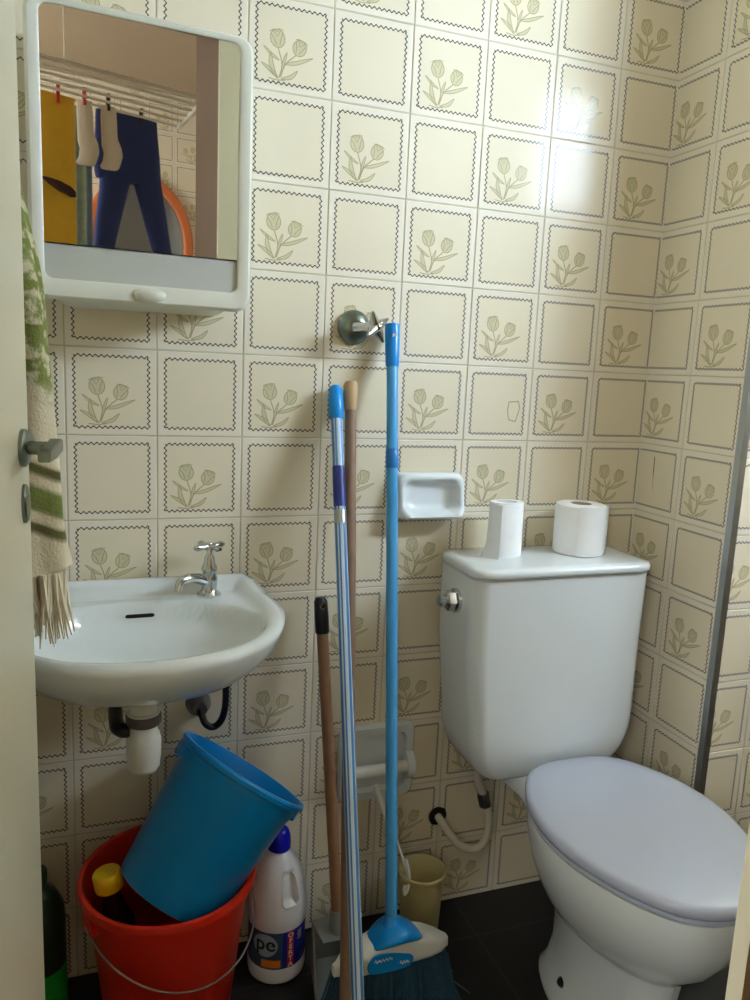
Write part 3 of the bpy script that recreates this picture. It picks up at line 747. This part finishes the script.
# blue broom
bt = V((.577, -.022, 1.270)); bbm = V((.5395, -.262, .198))
broom = thing('broom', 'blue broom with a white and blue head leaning upright on the back wall', 'broom', (.5405, -.28, 0))
pd = (bt - bbm).normalized()
obj('pole', tube(pole_pts(bbm, bt - pd * .03), .0108, 20), M['blue_pole'], broom)
bm = tube([bt - pd * .082, bt - pd * .080, bt - pd * .05, bt - pd * .012, bt - pd * .002, bt], [.0118, .0128, .0135, .0142, .0138, .009], 22)
hg_ = obj('hanging_cap', bm, M['blue_cap'], broom)
cc = bt - pd * .022
bm = bmesh.new()
for sx in (-.003, .0025):
    o = cc + V((sx, -.0148, 0))
    ring_mesh(bm, [[o + V((a * .0022, h, b * .004)) for a, b in ((1, 1), (-1, .4), (-1, -1), (1, -.4))] for h in (0, -.0006)])
obj('logo', bm, M['label_white'], hg_, smooth=False, label='small white mark')
jc = bt - pd * .255
obj('joint', tube([jc + pd * .018, jc + pd * .016, jc - pd * .016, jc - pd * .018], [.0112, .0122, .0122, .0112], 20), mat('mid blue joint', (44, 124, 196), .3), broom, label='darker blue joint half way up the pole')
# head: white shroud with a blue saddle
HC = V((.545, -.262, .160)); HU = V((.985, .12, -.06)).normalized(); HW = V((-.12, .985, 0)).normalized(); HZ = V((0, 0, 1))
def hp_(u, v, h): return HC + HU * u + HW * v + HZ * h
prof = []
us = [-.118, -.112, -.095, -.07, -.04, -.012, .012, .04, .07, .095, .110, .116]
def topz(u): return .024 - .042 * (abs(u) / .116) ** 1.7
bm = bmesh.new(); rings = []
for u in us:
    e = max(.25, 1 - (abs(u) / .118) ** 6)
    tz = topz(u); hv = .028 * e
    rings.append([hp_(u, a * hv, (tz - .040) / 2 + b * ((tz + .040) / 2)) for a, b in rrect(1, 1, .55, 4)])
ring_mesh(bm, rings)
hd = obj('broom_head', bm, M['white_plastic'], broom, label='white broom head')
bm = bmesh.new(); rings = []
for t in range(11):
    u = -.056 + .112 * t / 10; q = 1 - (u / .058) ** 2
    hv = .0295 * (q ** .5 if q > 0 else 0) + .004; tz = topz(u) + .004 + .012 * max(q, 0)
    rings.append([hp_(u, -hv * .2 + a * hv, tz - .012 + b * .014 * max(q, .15)) for a, b in rrect(1, 1, .8, 4)])
ring_mesh(bm, rings)
tube([bbm - pd * .018, bbm - pd * .004, bbm + pd * .008, bbm + pd * .012], [.030, .018, .0135, .0115], 20, bm)
obj('saddle', bm, M['blue_cap'], hd, label='blue saddle with pole socket')
bm = bmesh.new(); outl = [(p.x, p.y) for p in crom([(-.060, -.018, 0), (-.064, .0, 0), (-.05, .015, 0), (-.02, .013, 0), (.012, .003, 0), (.026, -.004, 0), (.026, -.017, 0), (.01, -.024, 0), (-.03, -.023, 0)], 4, True)]
ring_mesh(bm, [[hp_(u, -.0285 - h, z - .012) for u, z in outl] for h in (-.002, .0012)])
badge = obj('badge', bm, M['blue_cap'], hd, label='blue badge with pale script')
bm = bmesh.new()
def squig(u0, z0, w_, n, amp):
    pts = [hp_(u0 + w_ * i / (n * 4), -.0300, z0 - .012 + amp * math.sin(i * PI / 2 * 1.0) * (1.3 if i < 3 else .8)) for i in range(n * 4 + 1)]
    tube(pts, .0010, 6, bm)
squig(-.052, .003, .036, 5, .0035); squig(.000, -.012, .018, 3, .0035)
obj('script', bm, M['label_white'], badge)
bm = bmesh.new()
rb = random.Random(3)
for i in range(900):
    u = rb.uniform(-.112, .110); v = rb.uniform(-.024, .024)
    fl = .22 * u / .11 * .25 + rb.uniform(-.006, .006)
    wild = rb.random() < .04
    ex = u * .30 + rb.uniform(-.007, .007) + (rb.uniform(.0, .05) if wild and u > .05 else 0)
    L = rb.uniform(.125, .135) if not wild else rb.uniform(.10, .12)
    p0 = hp_(u, v, -.040); p1 = hp_(u + ex * .45, v * 1.3, -.040 - L * .5); p2 = hp_(u + ex, v * 1.8 + rb.uniform(-.006, .006), 0); p2.z = max(.002, p0.z - L + (.02 if wild else 0))
    tube([p0, p1, p2], [.0017, .0016, .0011], 4, bm)
br_ = obj('bristles', bm, M['bristle'], broom); br_['kind'] = 'stuff'

# white and blue striped pole
st = V((.4695, -.022, 1.150)); sb = ext(st, V((.4305, -.40, .188)), .004)
sp_ = thing('striped_pole', 'blue and white striped broom handle with a bright blue cap', 'broom handle', tuple(sb))
sd_ = (st - sb).normalized()
def stripe(i, k): return (1, 0, 0, 1, 0, 1)[k % 6]
obj('pole', tube(pole_pts(sb, st - sd_ * .03), .0110, 24, mfun=stripe), [mat('steel blue stripe', (78, 132, 190), .25), M['white_stripe']], sp_)
obj('hanging_cap', tube([st - sd_ * .065, st - sd_ * .063, st - sd_ * .03, st - sd_ * .01, st], [.0122, .0135, .0140, .0135, .008], 22), M['blue_cap'], sp_)
lc = st - sd_ * .205
obj('sticker', tube([lc + sd_ * .05, lc - sd_ * .025], .0114, 24), M['navy_label'], sp_, label='navy sticker round the pole')
lc = st - sd_ * .25
obj('sticker_band', tube([lc + sd_ * .014, lc - sd_ * .01], .0113, 24), M['aluminium'], sp_, label='silver band below the sticker')

# worn brown pole
wt = V((.500, -.020, 1.158)); wb = ext(wt, V((.437, -.330, .124)), .004)
wp = thing('wooden_pole', 'worn brown wooden broom handle with a beige cap between the blue handles', 'broom handle', tuple(wb))
wd_ = (wt - wb).normalized()
obj('pole', tube(pole_pts(wb, wt - wd_ * .02), [.0128 - .0024 * i / 24 for i in range(25)], 18), M['wood_dark'], wp)
obj('hanging_cap', tube([wt - wd_ * .055, wt - wd_ * .053, wt - wd_ * .03, wt - wd_ * .006, wt], [.0115, .0125, .0138, .014, .011], 20), M['beige_cap'], wp)

# dustpan with a wooden handle
ht = V((.448, -.045, .750)); hbm = V((.477, -.150, .10))
dp_ = thing('dustpan', 'grey dustpan with a short wooden handle and black grip beside the bleach bottle', 'dustpan', (.46, -.15, 0))
hd_ = (ht - hbm).normalized()
obj('handle', tube(pole_pts(hbm, ht - hd_ * .04), .0112, 18), M['wood'], dp_)
bm = tube([ht - hd_ * .070, ht - hd_ * .068, ht - hd_ * .04, ht - hd_ * .008, ht], [.0120, .0135, .0138, .0130, .009], 20)
gp_ = obj('grip', bm, M['black'], dp_, label='black plastic grip')
gx = ht - hd_ * .014 + V((0, -.0138, 0))
bm = lathe([(.0035, .0), (.0065, .0), (.0065, .0025), (.0035, .0025), (.0035, 0)], gx, (0, -1, .2), 18)
obj('hanging_eye', bm, M['chrome'], gp_)
bm = bmesh.new()
def pan(y, x0, x1, z): return (x0, y, z), (x1, y, z)
th = .004
outer = [(.420, -.245, .003), (.515, -.245, .003), (.510, -.15, .008), (.505, -.115, .012)]
base_ = ring_mesh(bm, [[(.418 + t * .016, -.212 + t * .100, z), (.520 - t * .016, -.212 + t * .100, z)] + [(.520 - t * .016, -.212 + t * .100, z + th), (.418 + t * .016, -.212 + t * .100, z + th)] for t, z in ((0, .002), (.35, .006), (.7, .014), (1, .022))])
ring_mesh(bm, [[(.418 + t * .016 + dx, -.212 + t * .100, z + dz) for dx, dz in ((0, 0), (th, 0), (th, h), (0, h))] for t, z, h in ((0, .002, .008), (.35, .006, .035), (.7, .014, .06), (1, .022, .085))])
ring_mesh(bm, [[(.520 - t * .016 - dx, -.212 + t * .100, z + dz) for dx, dz in ((0, 0), (th, 0), (th, h), (0, h))] for t, z, h in ((0, .002, .008), (.35, .006, .035), (.7, .014, .06), (1, .022, .085))])
ring_mesh(bm, [[(x, -.111 + dy, z) for x, z in ((.434, .022), (.504, .022), (.504, .105), (.434, .105))] for dy in (0, -.005)])
ring_mesh(bm, [[(x, y, .105 + dz) for x, y in ((.434, -.111), (.504, -.111), (.498, -.175), (.440, -.175))] for dz in (0, .004)])
tube([hbm - hd_ * .0, hbm + hd_ * .05], [.017, .0135], 18, bm)
obj('pan', bm, M['dustpan'], dp_, angle=30)

# ------------------------------------------------------------------ toilet brush and its holder
BC = V((.672, -.098, 0))
bh = thing('brush_holder', 'beige plastic bin behind the broom head under the paper holder', 'bin', tuple(BC))
obj('cup', lathe([(0, .001), (.037, .001), (.039, .004), (.0455, .160), (.0485, .162), (.0495, .166), (.0485, .169), (.0460, .169), (.0435, .164), (.036, .006), (0, .006)], BC, seg=44), M['bin'], bh)
obj('rim', lathe([(.0485, .158), (.0508, .163), (.0508, .168), (.0485, .1705)], BC, seg=44), M['bin'], bh)
tb = thing('toilet_brush', 'white toilet brush leaning in the beige bin', 'toilet brush', (BC.x - .01, BC.y, .02))
pth = [(.587, -.022, .325), (.593, -.030, .305), (.607, -.046, .265), (.614, -.053, .247)]
obj('handle', tube(crom(pth, 5), [.0055] + [.0072] * 14 + [.006], 14), M['white_plastic'], tb)
obj('stem', tube(crom([(.613, -.052, .25), (.626, -.066, .215), (.645, -.084, .15), (.660, -.094, .07)], 6), .0032, 10), M['white_plastic'], tb)
bm = bmesh.new()
ax0, ax1 = V((.655, -.091, .085)), V((.668, -.098, .02))
for i in range(260):
    t = rb.random(); o = ax0.lerp(ax1, t); a = rb.uniform(0, 2 * PI); d = V((math.cos(a), math.sin(a), rb.uniform(-.2, .2)))
    tube([o, o + d * .018], [.0007, .0005], 4, bm)
b_ = obj('bristles', bm, M['white_plastic'], tb); b_['kind'] = 'stuff'
cl = thing('plastic_hook', 'small clear plastic hook clipped over the rim of the beige bin', 'hook', (.6225, -.1, .165))
obj('clip', tube(crom([(.628, -.112, .205), (.632, -.118, .185), (.6335, -.122, .165), (.628, -.128, .148), (.621, -.130, .142), (.619, -.130, .152), (.623, -.127, .160)], 5), .0035, 10), M['white_plastic'], cl)

# ------------------------------------------------------------------ red bucket, blue bucket, bottles
RB = V((.158, -.156, 0)); RH = .308
rbk = thing('bucket', 'red bucket on the floor under the washbasin with a wire handle', 'bucket', tuple(RB))
obj('pail', lathe([(0, .004), (.098, .004), (.100, 0), (.104, .004), (.134, RH - .055), (.136, RH - .05), (.1395, RH - .02), (.150, RH - .016), (.152, RH - .008), (.150, RH), (.143, RH), (.138, RH - .006), (.133, RH - .05), (.102, .010), (0, .010)], RB, seg=72), M['red'], rbk)
hax = V((math.cos(.42), math.sin(.42), 0)); hay = V((-hax.y, hax.x, 0))
for sg in (-1, 1):
    bm = ring_mesh(bmesh.new(), [[RB + hax * sg * (.137 + h) + hay * a * .016 + V((0, 0, RH - .036 + b * .018)) for a, b in rrect(1, 1, .4, 3)] for h in (-.003, .011)])
    obj('handle_lug', bm, M['red'], rbk)
pts = []
for i in range(41):
    q = PI * i / 40
    pts.append(RB + hax * (.150 * math.cos(q)) - hay * (.150 * math.sin(q)) + V((0, 0, RH - .038 - .088 * math.sin(q))))
obj('wire_handle', tube(pts, .0018, 8), M['wire'], rbk, label='thin metal wire handle')

# blue bucket lying tilted in the red one
Bb = V((.152, -.192, .283)); Ba = V((.585, .21, .79)).normalized(); Lb = .238; KB = .93
bbk = thing('bucket', 'blue bucket tipped over inside the red bucket', 'bucket', tuple(Bb))
obj('pail', lathe([(r_ * KB, h_) for r_, h_ in [(0, .006), (.094, .006), (.097, 0), (.101, .005), (.121, Lb - .036), (.123, Lb - .034), (.1255, Lb - .014), (.133, Lb - .011), (.1355, Lb - .004), (.1335, Lb), (.126, Lb), (.122, Lb - .008), (.118, Lb - .05), (.098, .012), (0, .012)]], Bb, Ba, seg=72), M['blue'], bbk)
bx, by, bz = frame_of(Ba)
o = Bb + Ba * (Lb - .022)
for sgn in (1, -1):
    d = bx * sgn
    bm = ring_mesh(bmesh.new(), [[o + d * (.122 * KB + h) + by * a * .016 + Ba * b * .014 for a, b in rrect(1, 1, .5, 3)] for h in (-.002, .010)])
    obj('handle_lug', bm, M['blue'], bbk)

# bottle with a yellow cap in the red bucket
y0 = V((.110, -.190, .012)); y1 = V((.054, -.180, .338)); ya = (y1 - y0).normalized(); yl = (y1 - y0).length
yb = thing('bottle', 'dark bottle with a yellow screw cap inside the red bucket', 'bottle', tuple(y0))
obj('bottle_body', lathe([(0, 0), (.026, 0), (.030, .005), (.030, yl * .62), (.027, yl * .72), (.016, yl * .84), (.013, yl * .88), (.013, yl - .012)], y0, ya, 32, cap1=True), M['amber'], yb)
obj('cap', lathe([(.015, -.030), (.0225, -.030), (.0235, -.026), (.0235, -.004), (.0215, 0), (0, .001)], y1, ya, 28, cap0=True), M['yellow'], yb, label='yellow screw cap')

# bleach bottle
PB = V((.372, -.078, 0))
pb = thing('bleach_bottle', 'white bleach bottle with a deep blue cap and blue label beside the red bucket', 'bottle', tuple(PB))
prof = [(.02, .003), (.050, 0), (.055, .004), (.057, .012), (.057, .030), (.0555, .034), (.0555, .116), (.0575, .122), (.0585, .135), (.0575, .155), (.0545, .18), (.049, .205), (.041, .226), (.031, .243), (.0215, .254), (.017, .258), (.017, .27)]
prof = prof[:9] + [(p.x, p.y) for p in crom([q + (0,) for q in prof[8:]], 5)][1:]
bm = lathe(prof, PB, seg=96, cap0=True, cap1=True)
fa = math.atan2(-1.33 , -.32) + .17   # towards the camera
# hand-hold pressed into the front right of the shoulder
ha = fa + .34
for v in bm.verts:
    d = v.co - PB; a = math.atan2(d.y, d.x); da = (a - ha + PI) % (2 * PI) - PI
    ex, ez = da * .052 / .016, (d.z - .196) / .030
    rr = max(abs(ex), abs(ez)); k = 1 - sm(.75, 1.15, rr)
    r = math.hypot(d.x, d.y)
    if k > 0 and r > .02:
        f = 1 - .26 * k; v.co.x = PB.x + d.x * f; v.co.y = PB.y + d.y * f
bbody = obj('bottle_body', bm, M['bleach'], pb, angle=60)
# grip bridge standing in the hand-hold
def cyl(a, z, r): return PB + V((math.cos(a) * r, math.sin(a) * r, z))
bm = bmesh.new()
o = [[cyl(ha + da, z, r) for z in (.166, .178, .19, .202, .213)] for da, r in ((-.2, .052), )]
gl = bmesh.new()
loop = rrect(.0165, .0295, .009, 4)
tube([cyl(ha + a / .05, .196 + b, .0530 - .22 * (b + .006) - 1.6 * max(0, b - .005) ** 2 * 10) for a, b in loop + [loop[0]]], .0022, 8, gl)
obj('hand_hold', gl, M['bleach'], pb, label='moulded hand-hold')
obj('cap', lathe([(.020, 0), (.0225, .002), (.0230, .012), (.0215, .028), (.018, .038), (.012, .044), (0, .0455)], PB + V((0, 0, .258)), seg=36, cap0=True), M['bleach_cap'], pb, label='deep blue screw cap')
def wrap(a0, a1, z0, z1, r, bm, mi=0, n=24):
    rings = []
    for i in range(n + 1):
        a = a0 + (a1 - a0) * i / n
        rings.append([cyl(a, z0, r), cyl(a, z1, r)])
    vs = [[bm.verts.new(p) for p in q] for q in rings]
    for i in range(n):
        f = bm.faces.new((vs[i][0], vs[i + 1][0], vs[i + 1][1], vs[i][1])); f.material_index = mi
lb = bmesh.new()
wrap(0, 2 * PI, .036, .114, .0559, lb, 0, 64)
wrap(fa - 1.35, fa + .05, .036, .114, .05605, lb, 1, 30)
wrap(fa - .70, fa - .02, .040, .056, .0562, lb, 2, 14)
wrap(fa + .22, fa + .46, .036, .113, .0562, lb, 3, 8)
def halo(ac, zc, ra, rz, r, mi):
    rg_ = [[lb.verts.new(cyl(ac + ra * q * math.cos(t) / .056, zc + rz * q * math.sin(t), r)) for t in [2 * PI * k / 24 for k in range(24)]] for q in (.02, .25, .5, .75, 1)]
    for i in range(4):
        for k in range(24):
            f = lb.faces.new((rg_[i][k], rg_[i + 1][k], rg_[i + 1][(k + 1) % 24], rg_[i][(k + 1) % 24])); f.material_index = mi
halo(fa - .58, .086, .026, .024, .0562, 4)
add_text(lb, 'pe', .042, lambda x, y: cyl(fa - .56 + x / .056, .089 + y, .0566), 5, bold=.0006)
for i, chh in enumerate('OFERTA'):
    add_text(lb, chh, .0135, lambda x, y, i=i: cyl(fa + .34 + x / .056, .105 - i * .0125 + y, .0564), 6, sx=1.1, bold=.0004)
for i in range(4):
    for q in range(3):
        a0 = fa + .62 + q * .075 + .02 * (i % 2)
        wrap(a0, a0 + .05, .088 + i * .0052, .0912 + i * .0052, .0563, lb, 6, 2)
obj('label_wrap', lb, [M['label_blue'], M['label_dark'], M['label_orange'], M['label_red'], M['label_halo'], M['ink'], M['label_white']], pb, label='blue wraparound label with red vertical lettering', smooth=False)

# green bottle behind the door edge
G = V((-.060, -.080, 0))
gb = thing('detergent_bottle', 'green detergent bottle in the corner behind the door edge', 'bottle', tuple(G))
obj('bottle_body', lathe([(.02, .001), (.042, .001), (.045, .006), (.045, .20), (.042, .225), (.030, .25), (.014, .262), (.014, .275)], G, seg=36, cap0=True, cap1=True), M['green_dark'], gb)
obj('label_sleeve', lathe([(.0455, .012), (.0458, .014), (.0458, .112), (.0455, .114)], G, seg=36), M['green'], gb, label='bright green lower sleeve')
obj('cap', lathe([(.012, .270), (.0165, .270), (.0165, .292), (.014, .296), (0, .2965)], G, seg=24, cap0=True), M['green_dark'], gb)

# ------------------------------------------------------------------ laundry seen in the mirror
rk = thing('drying_rack', 'white ceiling drying rack with parallel rods over the hanging laundry', 'drying rack', (.0, -2.3, 2.2))
RZ = 2.2
r_off = [(.745, -2.10 - .084 * i, -.3, -1.92 - .075 * i) for i in range(6)]
for i, (xa, ya_, xb, yb_) in enumerate(r_off):
    obj('rod', tube([(xa, ya_, RZ), (xb, yb_, RZ)], .009 if i == 0 else .0055, 10), M['rack'], rk)
obj('end_bar', tube([(.745, -2.09, RZ), (.745, -2.535, RZ)], .011, 10), M['rack'], rk)
obj('end_bar', tube([(-.3, -1.91, RZ), (-.3, -2.31, RZ)], .011, 10), M['rack'], rk)
for x, y in ((.22, -2.01), (-.2, -2.1)):
    obj('cord', tube([(x, y, RZ), (x, y, 2.6)], .003, 8), M['rack'], rk)
def drape(x0, x1, y, z0, z1, fold, th=.012, nx=20, nz=14, shape=None, tilt=-.19):
    bm = bmesh.new(); fr_, bk_ = [], []
    for j in range(nz + 1):
        tz = j / nz; z = z0 + (z1 - z0) * tz; rf, rk_ = [], []
        a, b = (x0, x1) if shape is None else shape(tz)
        for i in range(nx + 1):
            t = i / nx; x = a + (b - a) * t
            yy = y + tilt * (x - x0) + fold * math.sin(t * 11 + tz * 1.3) * (.3 + .7 * tz)
            rf.append((x, yy + th / 2, z)); rk_.append((x, yy - th / 2, z))
        fr_.append(rf + list(reversed(rk_)))
    return ring_mesh(bm, fr_)
YT = -2.36
c1 = thing('towel', 'mustard yellow cloth pegged on the drying rack', 'cloth', (-.1, -2.4, RZ))
obj('cloth', drape(-.12, .298, -2.34, RZ + .004, 1.35, .014), M['mustard'], c1)
c4 = tag(obj('towel', drape(.302, .375, -2.50, RZ, 1.5, .006), M['teal'], base=(.33, -2.44, RZ)), 'pale teal printed towel hanging behind the yellow cloth', 'towel')
tr = thing('trousers', 'navy trousers pegged by the waistband on the drying rack', 'trousers', (.16, -2.5, RZ))
def legs(x0, x1, y):
    bm = bmesh.new()
    # waist and seat, then two separate legs, every ring an oval
    def ov(c, hx, hy, z, n=24): return [(c + hx * math.cos(2 * PI * k / n), y - .19 * (c + hx * math.cos(2 * PI * k / n) - x0) + hy * math.sin(2 * PI * k / n), z) for k in range(n)]
    m = (x0 + x1) / 2
    ring_mesh(bm, [ov(m, (x1 - x0) / 2, .012, RZ - .005), ov(m, (x1 - x0) / 2 + .002, .016, RZ - .05), ov(m + .003, (x1 - x0) / 2 + .010, .024, RZ - .16), ov(m + .004, (x1 - x0) / 2 + .014, .028, RZ - .25), ov(m + .004, (x1 - x0) / 2 + .008, .024, RZ - .275)])
    for s in (-1, 1):
        ring_mesh(bm, [ov(m + .016 + s * .064, .066, .026, RZ - .235), ov(m + .020 + s * .082, .060, .026, RZ - .33), ov(m + .022 + s * .108, .052, .025, RZ - .45), ov(m + .026 + s * .130, .044, .024, RZ - .56), ov(m + .028 + s * .150, .040, .022, RZ - .85)])
    return bm
obj('trouser_cloth', legs(.385, .645, -2.46), M['navy'], tr, angle=70)
def sock(x, y, name_label):
    s = thing('sock', name_label, 'sock', (x, y, RZ), None)
    bm = bmesh.new(); rings = []
    for z, dx, hx in ((.0, 0, .020), (-.05, .001, .022), (-.12, .003, .022), (-.155, .010, .027), (-.185, .016, .026), (-.215, .010, .025), (-.235, .002, .026), (-.245, .0, .02)):
        rings.append([(x + dx * 1.1 + 1.45 * hx * math.cos(2 * PI * k / 20), y + .010 * math.sin(2 * PI * k / 20), RZ - .01 + z) for k in range(20)])
    obj('knit', ring_mesh(bm, rings), M['sock'], s, angle=80)
sock(.33, -2.37, 'off white sock pegged next to the yellow cloth')
sock(.424, -2.385, 'off white sock pegged in front of the navy trousers')
def peg(x, y, m, lab):
    bm = bmesh.new()
    for s in (-1, 1):
        ring_mesh(bm, [[(x + a * .006, y + s * (.009 + .004 * t) + b * .003, RZ - .03 + .065 * t) for a, b in ((1, 1), (-1, 1), (-1, -1), (1, -1))] for t in (0, .5, 1)])
    tube([(x - .007, y, RZ + .012), (x + .007, y, RZ + .012)], .0075, 10, bm)
    tag(obj('clothes_peg', bm, m, base=(x, y, RZ - .03)), lab, 'clothes peg', 'pegs on the drying rack')
peg(.235, -2.40, M['peg_red'], 'red clothes peg holding the yellow cloth')
peg(.33, -2.37, M['peg_red'], 'red clothes peg holding the left sock')
peg(.424, -2.385, M['peg_dark'], 'dark clothes peg holding the sock before the trousers')
peg(.575, -2.495, M['peg_dark'], 'dark clothes peg on the right end of the trousers')
hb_ = thing('hair_brush', 'dark brown brush hanging in front of the yellow and teal cloths', 'brush', (.23, -2.36, 1.85))
obj('brush_head', ring_mesh(bmesh.new(), [[V((.165 + .125 * t, -2.36, 1.875 - .05 * t)) + V((0, a * .012 * s, b * .020 * s)) for a, b in rrect(1, 1, .6, 4)] for t, s in ((0, .2), (.2, .6), (.5, 1), (.85, 1), (1, .5))]), M['brush'], hb_)
tag(hb_, 'dark brown brush hanging in front of the yellow and teal cloths', 'brush')
# round mirror with an orange frame on the far wall
rm = thing('wall_mirror', 'oval wall mirror with an orange frame on the far laundry wall', 'mirror', (.74, -3.399, 1.81))
MC = V((.74, -3.378, 1.81)); ma, mb = .262, .330
bm = bmesh.new(); rings = []
for k in range(56):
    a = 2 * PI * k / 56; d = V((math.cos(a), 0, math.sin(a)))
    rings.append([MC + V((d.x * (ma + q * .026), p * .018, d.z * (mb + q * .026))) for q, p in rrect(1, 1, .5, 3)])
rings.append(rings[0])
ring_mesh(bm, rings, False, False); bmesh.ops.remove_doubles(bm, verts=bm.verts, dist=1e-5)
obj('frame', bm, M['orange'], rm)
bm = bmesh.new(); ring_mesh(bm, [[MC + V((ma * math.cos(2 * PI * k / 48), y, mb * math.sin(2 * PI * k / 48))) for k in range(48)] for y in (-.020, -.006)])
obj('glass', bm, mat('grey mirror glass', (170, 176, 180), .12, .8, var=0), rm, smooth=False)
